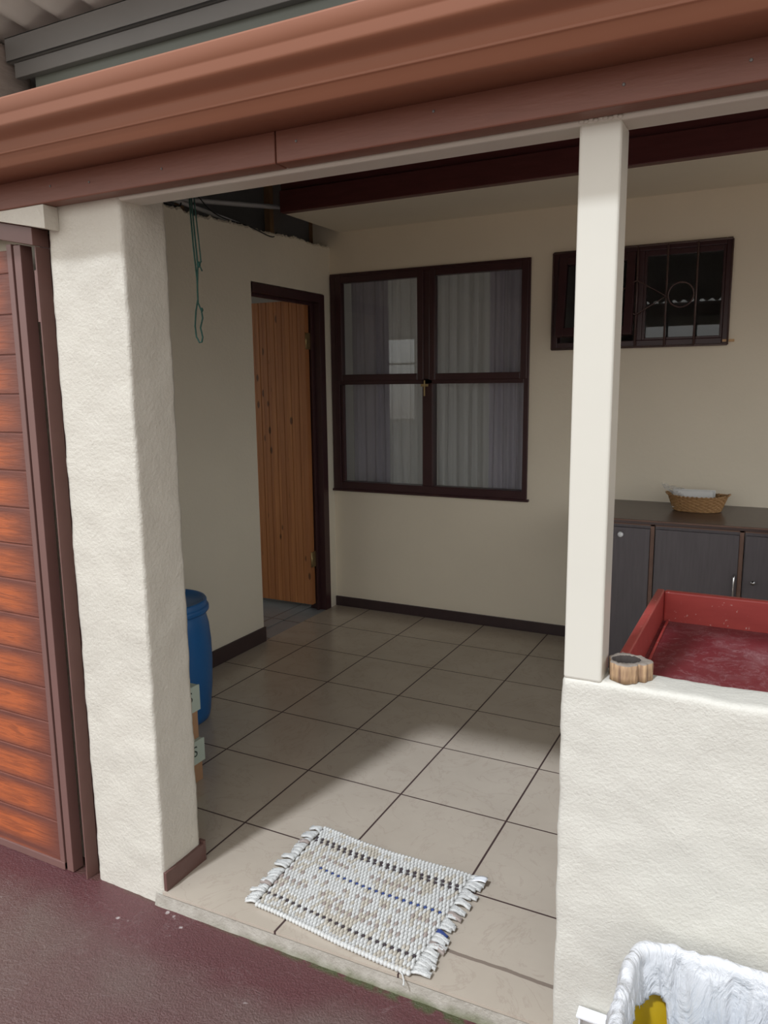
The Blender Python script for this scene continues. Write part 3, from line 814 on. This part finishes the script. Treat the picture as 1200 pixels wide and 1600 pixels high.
# ------------------------------------------------------------------ wicker basket and contents
B = Vector((1.603, 2.575, .832))
bk = thing('wicker_basket', tuple(B), 'oval brown wicker basket on the dark worktop', 'basket')
def bfn(u, v):
    th = 2*math.pi*u
    a = .108+.028*v; b_ = .070+.020*v
    wv = .0042*math.sin(20*th+math.pi*math.floor(v*9))
    r = 1+wv/.09
    z = .004+.072*v+.006*v*(math.cos(th)**4)
    return (B.x+a*r*math.cos(th), B.y+b_*r*math.sin(th), B.z+z)
mb = MB().grid(bfn, 168, 56, wrap_u=True)
mb.build('basket_wall', M['wicker'], bk, solid=.003)
MB().grid(lambda u, v: (B.x+.109*v*math.cos(2*math.pi*u), B.y+.071*v*math.sin(2*math.pi*u), B.z+.003), 48, 6, wrap_u=True).build('basket_base', M['wicker'], bk, solid=.004)
rim = []
for k in range(200):
    th = 2*math.pi*k/200; ww = 40*th
    rim.append((B.x+.137*math.cos(th)+.002*math.cos(ww), B.y+.091*math.sin(th)+.002*math.cos(ww), B.z+.077+.006*math.cos(th)**4+.002*math.sin(ww)))
MB().loop(rim, .0042, 6).build('basket_rim', M['wicker'], bk)
for sg in (-1, 1):
    hp = []
    for k in range(13):
        a = math.pi*k/12
        hp.append((B.x+sg*(.136+.014*math.sin(a)), B.y+.032*math.cos(a), B.z+.082+.008*math.sin(a)))
    MB().tube(hp, .0038, 8).build('basket_handle', M['wicker'], bk)
for i, (dx, dy, rot, tilt, wd, ht, lab) in enumerate(((-.022, -.014, 2, -14, .185, .085, 'white paper sheaf standing at the front in the wicker basket'),
                                                  (-.03, .010, -4, -7, .18, .092, 'white paper sheaf behind the front one in the basket'),
                                                  (.0, .034, 3, -4, .16, .092, 'white paper sheaf at the back of the basket'))):
    pm = MB()
    Mx = Matrix.Translation((B.x+dx, B.y+dy, B.z+.057)) @ Matrix.Rotation(math.radians(rot), 4, 'Z') @ Matrix.Rotation(math.radians(tilt), 4, 'X')
    pm.obox(Mx, wd, .003, ht)
    tag(pm.build('paper_sheaf', M['paper'], bevel=.0008), lab, 'paper')
def film(u, v):
    th = 1.9+2.4*u
    r = .9+.35*v+.10*noise.noise(Vector((u*6, v*4, 2)))
    return (B.x-.01+.115*r*math.cos(th)-.02*v, B.y+.07*r*math.sin(th)+.02*noise.noise(Vector((u*9, v*7, 5))), B.z+.078+.055*v*(.4+.6*math.sin(math.pi*u)**2)+.016*noise.noise(Vector((u*8, v*6, 9))))
tag(MB().grid(film, 40, 14).build('plastic_wrapper', M['film']), 'crumpled clear plastic wrapper sticking out of the basket', 'wrapper')

# ------------------------------------------------------------------ red tray on stand
TX0, TX1, TY0, TY1, TZ = 1.640, 2.62, .104, .890, .850
tr = thing('red_tray', ((TX0+TX1)/2, .5, .73), 'large red painted tray with scuffed base behind the low wall', 'tray')
mb = MB(); R = .024
mb.box(TX0, TX0+R, TY0, TY1, .735, TZ).box(TX1-R, TX1, TY0, TY1, .735, TZ).box(TX0+R, TX1-R, TY1-R, TY1, .735, TZ).box(TX0+R, TX1-R, TY0, TY0+R, .735, TZ-.01)
mb.build('tray_side', M['tray_side'], tr, bevel=.006, segs=3)
MB().box(TX0+R, TX1-R, TY0+R, TY1-R, .735, .757).build('tray_base', M['tray'], tr)
MB().box(TX0+R+.012, TX0+R+.018, TY0+R, TY1-R-.01, .757, .764).build('tray_bead', M['tray_side'], tr, bevel=.001)
ts = thing('tray_stand', (2.13, .5, 0), 'plain timber stand carrying the red tray', 'stand')
MB().box(TX0+.02, TX1-.02, TY0+.02, TY0+.05, .67, .734).box(TX0+.02, TX1-.02, TY1-.05, TY1-.02, .67, .734).box(TX0+.02, TX0+.05, TY0+.05, TY1-.05, .67, .734).box(TX1-.05, TX1-.02, TY0+.05, TY1-.05, .67, .734).build('stand_frame', M['steel_brown'], ts, bevel=.002)
for lx in (TX0+.025, TX1-.065):
    for ly in (TY0+.025, TY1-.065):
        MB().box(lx, lx+.04, ly, ly+.04, 0, .67).build('leg', M['steel_brown'], ts, bevel=.002)

# ------------------------------------------------------------------ hollow log slice on the wall
L0 = Vector((1.696, .050, .8735))
lg = thing('hollow_log_slice', tuple(L0), 'short hollow log slice on the low wall beside the post', 'log')
def lo(th):
    r = .0415+.0035*math.sin(3*th+1)+.0022*math.sin(7*th)+.0022*noise.noise(Vector((math.cos(th)*4, math.sin(th)*4, 1)))
    d = (th-math.radians(318)+math.pi) % (2*math.pi)-math.pi
    r -= .012*math.exp(-(d/.16)**2)
    return r
def li(th): return .0265+.003*math.sin(2*th+.5)+.0015*noise.noise(Vector((math.cos(th)*5, math.sin(th)*5, 4)))
HT = .038; n = 96
vs = []; fs = []; ms = []
rings = [('o', 0), ('o', .33), ('o', .66), ('o', .97), ('o2', 1), ('m', 1.0), ('i', 1), ('i', .5), ('i', .05)]
for (kd, h) in rings:
    for j in range(n):
        th = 2*math.pi*j/n
        ro = lo(th); ri = li(th)
        r = {'o': ro*(1+.02*noise.noise(Vector((th*6, h*3, 0)))), 'o2': ro*.96, 'm': (ro+ri)/2, 'i': ri}[kd]
        ox = -.006 if kd == 'i' else (-.003 if kd == 'm' else 0)
        vs.append((L0.x+ox+r*math.cos(th)*1.0, L0.y+r*math.sin(th)*.95, L0.z+HT*h+(.0015*noise.noise(Vector((th*5, 0, h))) if h > .9 else 0)))
mbl = MB()
for i in range(len(rings)-1):
    mi = 0 if i < 3 else (1 if i < 6 else 2)
    q = [(i*n+j, i*n+(j+1)%n, (i+1)*n+(j+1)%n, (i+1)*n+j) for j in range(n)]
    fs.append((q, mi))
o = 0
mbl.v = vs
for q, mi in fs:
    for f_ in q: mbl.f.append(f_); mbl.m.append(mi); mbl.sm.append(True)
mbl.f.append(tuple((len(rings)-1)*n+j for j in range(n))); mbl.m.append(2); mbl.sm.append(False)
mbl.f.append(tuple(reversed(range(n)))); mbl.m.append(0); mbl.sm.append(False)
mbl.build('log_body', [M['log_side'], M['log_top'], M['log_in']], lg)

# ------------------------------------------------------------------ rug
rug = thing('rag_rug', (.94, .26, 0), 'white woven rag rug with blue and dark dashed stripes on the front tiles', 'rug')
ca, cb, cc, cd = Vector((.692, .068, 0)), Vector((1.203, .024, 0)), Vector((.668, .476, 0)), Vector((1.204, .454, 0))
def rp(u, v, z=0):
    bow = -.010*math.sin(math.pi*u)*v
    p = ca*(1-u)*(1-v)+cb*u*(1-v)+cc*(1-u)*v+cd*u*v
    return Vector((p.x, p.y+bow+.003*math.sin(7*u+2*v), z+.002*(noise.noise(Vector((u*5, v*5, 0)))+.5)))
NR, NS = 26, 46
mb = MB()
mb.grid(lambda u, v: rp(u, v, .0045), 20, 20, 0)
dark = {22: 2, 21: 2, 14: 3, 3: 2}; taupe = {17, 11, 8, 6}
rot = Matrix.Rotation(-.045, 3, 'Z')
for r in range(NR):
    for s_ in range(NS):
        u = (s_+.5+(.5 if r % 2 else 0))/(NS+.5); v = (r+.5)/NR
        mi = 0
        q = random.random()
        if q < .18: mi = 1
        if noise.noise(Vector((u*4, v*3, 3))) > .12 and q < .6: mi = 1
        alt = s_ % 2 == 0
        if r in dark and alt: mi = dark[r]
        if r == 14 and alt and u < .15: mi = 0
        if r in taupe and alt and q < .6: mi = 4
        P0 = rp(u, v, .0075+.0012*random.random())
        if mi in (2, 3): mb.ell(P0-Vector((0, 0, .0008)), .0056, .0056, .0044, rot, 6, 4, mi)
        else: mb.ell(P0, .0055, .0125, .0064, rot, 8, 5, mi)
# bulky selvedges
for v in (0.0, 1.0):
    for s_ in range(NS):
        mb.ell(rp((s_+.5)/NS, v, .008), .0066, .0085, .0075, rot, 8, 5, 0)
mb.build('weave', [M['yarn_white'], M['yarn_cream'], M['yarn_dark'], M['yarn_blue'], M['yarn_taupe']], rug)
for end in (0, 1):
    fm = MB(); k = 27
    for i in range(k):
        v = (i+.5)/k
        sg = -1 if end == 0 else 1
        base = rp(end, v, .007)
        ln = .034+.018*random.random(); dy = random.uniform(-.016, .016)
        w_ = .0052+.003*random.random()
        mi = 0
        if end == 1 and i in (10,): mi = 3
        if (end == 1 and i in (15, 7)) or (end == 0 and i in (5, 20)): mi = 4
        z0 = .006+.005*random.random()
        pts = [base+Vector((sg*ln*t_, dy*t_, z0*math.sin(math.pi*min(t_+.15, 1))*.8)) for t_ in (0, .25, .5, .75, 1)]
        vs = []; fs = []
        for a, p_ in enumerate(pts):
            ww = w_*(1+.25*a/4)
            for b2, (yy_, zz_) in enumerate(((-ww, -.002), (-ww*.5, .003), (0, .0005), (ww*.5, .0035), (ww, -.001))):
                vs.append(p_+Vector((0, yy_, zz_)))
        for a in range(4):
            for b2 in range(4): i0 = a*5+b2; fs.append((i0, i0+1, i0+6, i0+5))
        fm.add(vs, fs, mi, True)
    fm.build('fringe', [M['yarn_white'], M['yarn_cream'], M['yarn_dark'], M['yarn_blue'], M['yarn_taupe']], rug, solid=.002)
ct = MB(); e0 = rp(1, .985, .012)
ct.grid(lambda u, v: e0+Vector((.012+.042*u, -.026*v+.006*u, .004+.008*math.sin(u*2.4))), 6, 4)
tag(ct.build('care_tag', M['white_plastic'], rug, solid=.0008), 'small white sewn-on care tag')
lt = MB(); e1 = rp(.93, 0, .006)
lt.tube([e1, e1+Vector((.018, -.012, .002)), e1+Vector((.030, -.028, 0)), e1+Vector((.034, -.040, -.001))], .0022, 6)
lt.build('loose_thread', M['yarn_white'], rug)

# ------------------------------------------------------------------ drum
D = Vector((-.43, .93, 0))
dr_ = thing('blue_drum', tuple(D), 'blue plastic drum against the left wall behind the pillar', 'drum')
prof = [(0, 0), (.17, 0), (.182, .006), (.187, .03), (.192, .08), (.2, .16), (.204, .26), (.203, .36), (.197, .43), (.186, .478), (.181, .49), (.181, .500)]
MB().lathe(prof, D, 72).build('drum_body', M['blue_plastic'], dr_)
MB().lathe([(.181, .497), (.196, .497), (.200, .503), (.200, .518), (.196, .524), (.192, .527), (.192, .545), (.188, .551), (.182, .551), (.178, .545), (.176, .532), (.10, .528), (0, .528)], D, 72).build('drum_lid', M['blue_plastic'], dr_)
st = MB()
th0 = math.radians(-42)
st.grid(lambda u, v: (D.x+.2052*math.cos(th0-.0+.22*(u-.5)), D.y+.2052*math.sin(th0+.22*(u-.5)), .40+.028*(v-.5)), 6, 2)
tag(st.build('sticker', plain('orange_sticker', (.62, .22, .05), .5, .1), dr_, solid=.001), 'small orange sticker')

# ------------------------------------------------------------------ stacked boxes
def text_mesh(txt, size, name, mat, M4, parent):
    cu = bpy.data.curves.new(name, 'FONT'); cu.body = txt; cu.size = size; cu.extrude = .0004; cu.align_x = 'RIGHT'
    tmp = bpy.data.objects.new(name, cu); COL.objects.link(tmp)
    bpy.context.view_layer.update()
    me = bpy.data.meshes.new_from_object(tmp.evaluated_get(bpy.context.evaluated_depsgraph_get()))
    bpy.data.objects.remove(tmp); bpy.data.curves.remove(cu)
    me.materials.clear(); me.materials.append(mat)
    off = Matrix.Translation(-Vector(parent.matrix_basis.translation))
    me.transform(off @ M4)
    o = bpy.data.objects.new(name, me); COL.objects.link(o)
    return o
for (z0, z1, zl, lab, x1) in ((.0, .165, .075, 'lower cardboard box with a pale green lid on the floor', .070), (.166, .375, .275, 'upper cardboard box with a pale green lid, stacked behind the pillar', .060)):
    bx = thing('cardboard_box', (-.08, .42, z0), lab, 'box')
    mb = MB()
    X2 = x1
    mb.box(-.22, X2, .27, .572, z0, z0+.004).box(-.22, -.216, .27, .572, z0+.004, z1-.004).box(X2-.004, X2, .27, .572, z0+.004, z1-.004).box(-.216, X2-.004, .27, .274, z0+.004, z1-.004).box(-.216, X2-.004, .568, .572, z0+.004, z1-.004)
    mb.build('carton', M['card'], bx)
    a = .004
    lm = MB().box(-.22-a, X2+a, .27-a, .572+a, z1-.004, z1).box(-.22-a, -.2202, .27-a, .572+a, zl, z1-.004).box(X2+.0002, X2+a+.001, .27-a, .572+a+.008, zl, z1-.002)
    lm.box(-.22, X2, .27-a, .2698, zl, z1-.004).box(-.22, X2, .5722, .572+a, zl, z1-.004)
    lid = lm.build('lid', M['lid_card'], bx)
    # lettering on the +x side, read left to right along +y; only its end shows past the pillar
    M4 = Matrix(((0, 0, 1, X2+a+.0012), (1, 0, 0, .545), (0, 1, 0, z1-.058), (0, 0, 0, 1)))
    tx = text_mesh('OS', .058, 'lettering', M['ink'], M4, bx); tx.parent = lid

# ------------------------------------------------------------------ green cord hanging from the roof
rope = thing('hanging_cord', (.51, .15, 1.62), 'green nylon cord looped down from the roof near the pillar', 'cord')
y = .15
def rx(px): return .517+(px-300)*.00185
z1 = rz(.15)-.02
MB().tube([(.515, y, z1), (.514, y, 1.97), (.520, y+.002, 1.85), (.525, y, 1.80), (.520, y, 1.74), (.5215, y-.002, 1.70), (.530, y, 1.68), (.533, y, 1.66), (.524, y, 1.635), (.530, y, 1.61), (.526, y, 1.597), (.518, y, 1.596), (.508, y, 1.612), (.5055, y, 1.64), (.511, y, 1.68), (.5195, y, 1.71), (.517, y+.004, 1.76), (.513, y, 1.85), (.508, y, 1.96), (.508, y, z1)], .0022, 7).build('main_strand', M['rope'], rope)
MB().tube([(.519, y+.005, z1), (.520, y+.005, 1.96), (.5275, y+.005, 1.87), (.533, y+.004, 1.81), (.530, y, 1.795)], .0018, 7).build('loose_strand', M['rope'], rope)
kn_ = MB(); kn_.ell((.528, y, 1.800), .0055, .005, .0085, nu=10, nv=7)
kn_.tube([(.528, y, 1.80), (.536, y-.003, 1.792), (.539, y, 1.782)], .0018, 6).tube([(.528, y, 1.80), (.538, y, 1.808)], .0018, 6)
kn_.build('knot', M['rope'], rope)
MB().ell((.5315, y, 1.682), .004, .004, .006, nu=8, nv=6).build('knot', M['rope'], rope)

# ------------------------------------------------------------------ waste bin with liner, bottom right
BX0, BX1, BY0, BY1, BZ = 1.742, 2.075, -.375, -.048, .355
bcx, bcy = (BX0+BX1)/2, (BY0+BY1)/2
bn = thing('waste_bin', (bcx, bcy, -.05), 'waste bin lined with a white plastic bag at the foot of the low wall', 'bin')
def sq(th, hx, hy, p=5.0):
    c_, s_ = math.cos(th), math.sin(th)
    r = (abs(c_)**p+abs(s_)**p)**(-1/p)
    return hx*r*c_, hy*r*s_
def shell(u, v):
    th = 2*math.pi*u; k = .80+.20*v
    x, y_ = sq(th, (BX1-BX0)/2-.006, (BY1-BY0)/2-.006); return (bcx+x*k, bcy+y_*k, -.048+(BZ-.01+.048)*v)
mb = MB().grid(shell, 96, 10, wrap_u=True)
mb.box(bcx-.12, bcx+.12, bcy-.12, bcy+.12, -.049, -.044)
mb.build('bin_body', M['yellow_plastic'], bn, solid=.003)
def bagf(u, v):
    th = 2*math.pi*u
    # v 0..1: inner bottom -> rim -> outer skirt
    if v < .6:
        s = v/.6; k = .58+.30*s**.8; z = .06+(BZ-.06)*s
    elif v < .72:
        a = (v-.6)/.12*math.pi; k = .88+.075*(1-math.cos(a)); z = BZ+.016*math.sin(a)
    else:
        s = (v-.72)/.28; k = 1.03+.03*s; z = BZ-.17*s
    x, y_ = sq(th, (BX1-BX0)/2, (BY1-BY0)/2)
    pl_ = .015*noise.noise(Vector((math.cos(th)*5.5, math.sin(th)*5.5, v*3)))+.010*noise.noise(Vector((math.cos(th)*15, math.sin(th)*15, v*2.5)))
    pl_ *= (.35 if .58 < v < .74 else 1.2)
    kk = k+pl_*.55/.16
    if v > .72:   # keep clear of the wall behind
        kk = min(kk, 1.07)
    yv = bcy+y_*kk
    return (bcx+x*kk, min(yv, -.012), z+.008*noise.noise(Vector((math.cos(th)*8, math.sin(th)*8, 7+v)))+.002*noise.noise(Vector((math.cos(th)*24, math.sin(th)*24, 1))))
bag = MB().grid(bagf, 220, 70, wrap_u=True)
# a torn patch on the left inner side shows the yellow bin
keep = []
for fi, f_ in enumerate(bag.f):
    c_ = sum((Vector(bag.v[i]) for i in f_), Vector())/4
    inner = fi//220 < 42
    d2 = math.hypot((c_.y+.17)/.10, (c_.z-.215)/.085)+.35*noise.noise(c_*22)
    if inner and c_.x < bcx-.09 and d2 < 1.0: continue
    keep.append(f_)
bag.f = keep; bag.m = [0]*len(keep); bag.sm = [True]*len(keep)
tag(bag.build('bin_liner', M['bag'], bn, solid=.0008), 'crinkled white plastic liner folded over the rim')
def blob(c, rx_, ry_, rz_, seed):
    return lambda u, v: (c[0]+rx_*math.sin(math.pi*v)*math.cos(2*math.pi*u)*(1+.35*noise.noise(Vector((math.cos(2*math.pi*u)*2, v*5, seed)))),
                         c[1]+ry_*math.sin(math.pi*v)*math.sin(2*math.pi*u)*(1+.35*noise.noise(Vector((math.sin(2*math.pi*u)*2, v*5, seed+3)))),
                         c[2]+rz_*math.cos(math.pi*v)*(1+.3*noise.noise(Vector((math.cos(2*math.pi*u)*2, math.sin(2*math.pi*u)*2, seed+v)))))
tag(MB().grid(blob((1.915, -.20, .165), .085, .075, .065, 4), 40, 20, wrap_u=True).build('crumpled_packet', M['blue_film']), 'crumpled blue packet lying in the lined bin', 'packet')

# white plastic piece on the low wall
wp = thing('plastic_tray', (1.68, -.02, .0), 'white plastic box edge at the foot of the low wall behind the bin', 'box')
MB().box(1.635, 1.735, -.010, -.0065, .02, .112).box(1.635, 1.735, -.032, -.010, .02, .024).box(1.635, 1.639, -.032, -.010, .024, .112).box(1.731, 1.735, -.032, -.010, .024, .112).build('shell', M['white_plastic'], wp, bevel=.001)
MB().box(1.630, 1.740, -.036, -.005, .1125, .118).build('lip', M['white_plastic'], wp, bevel=.001)
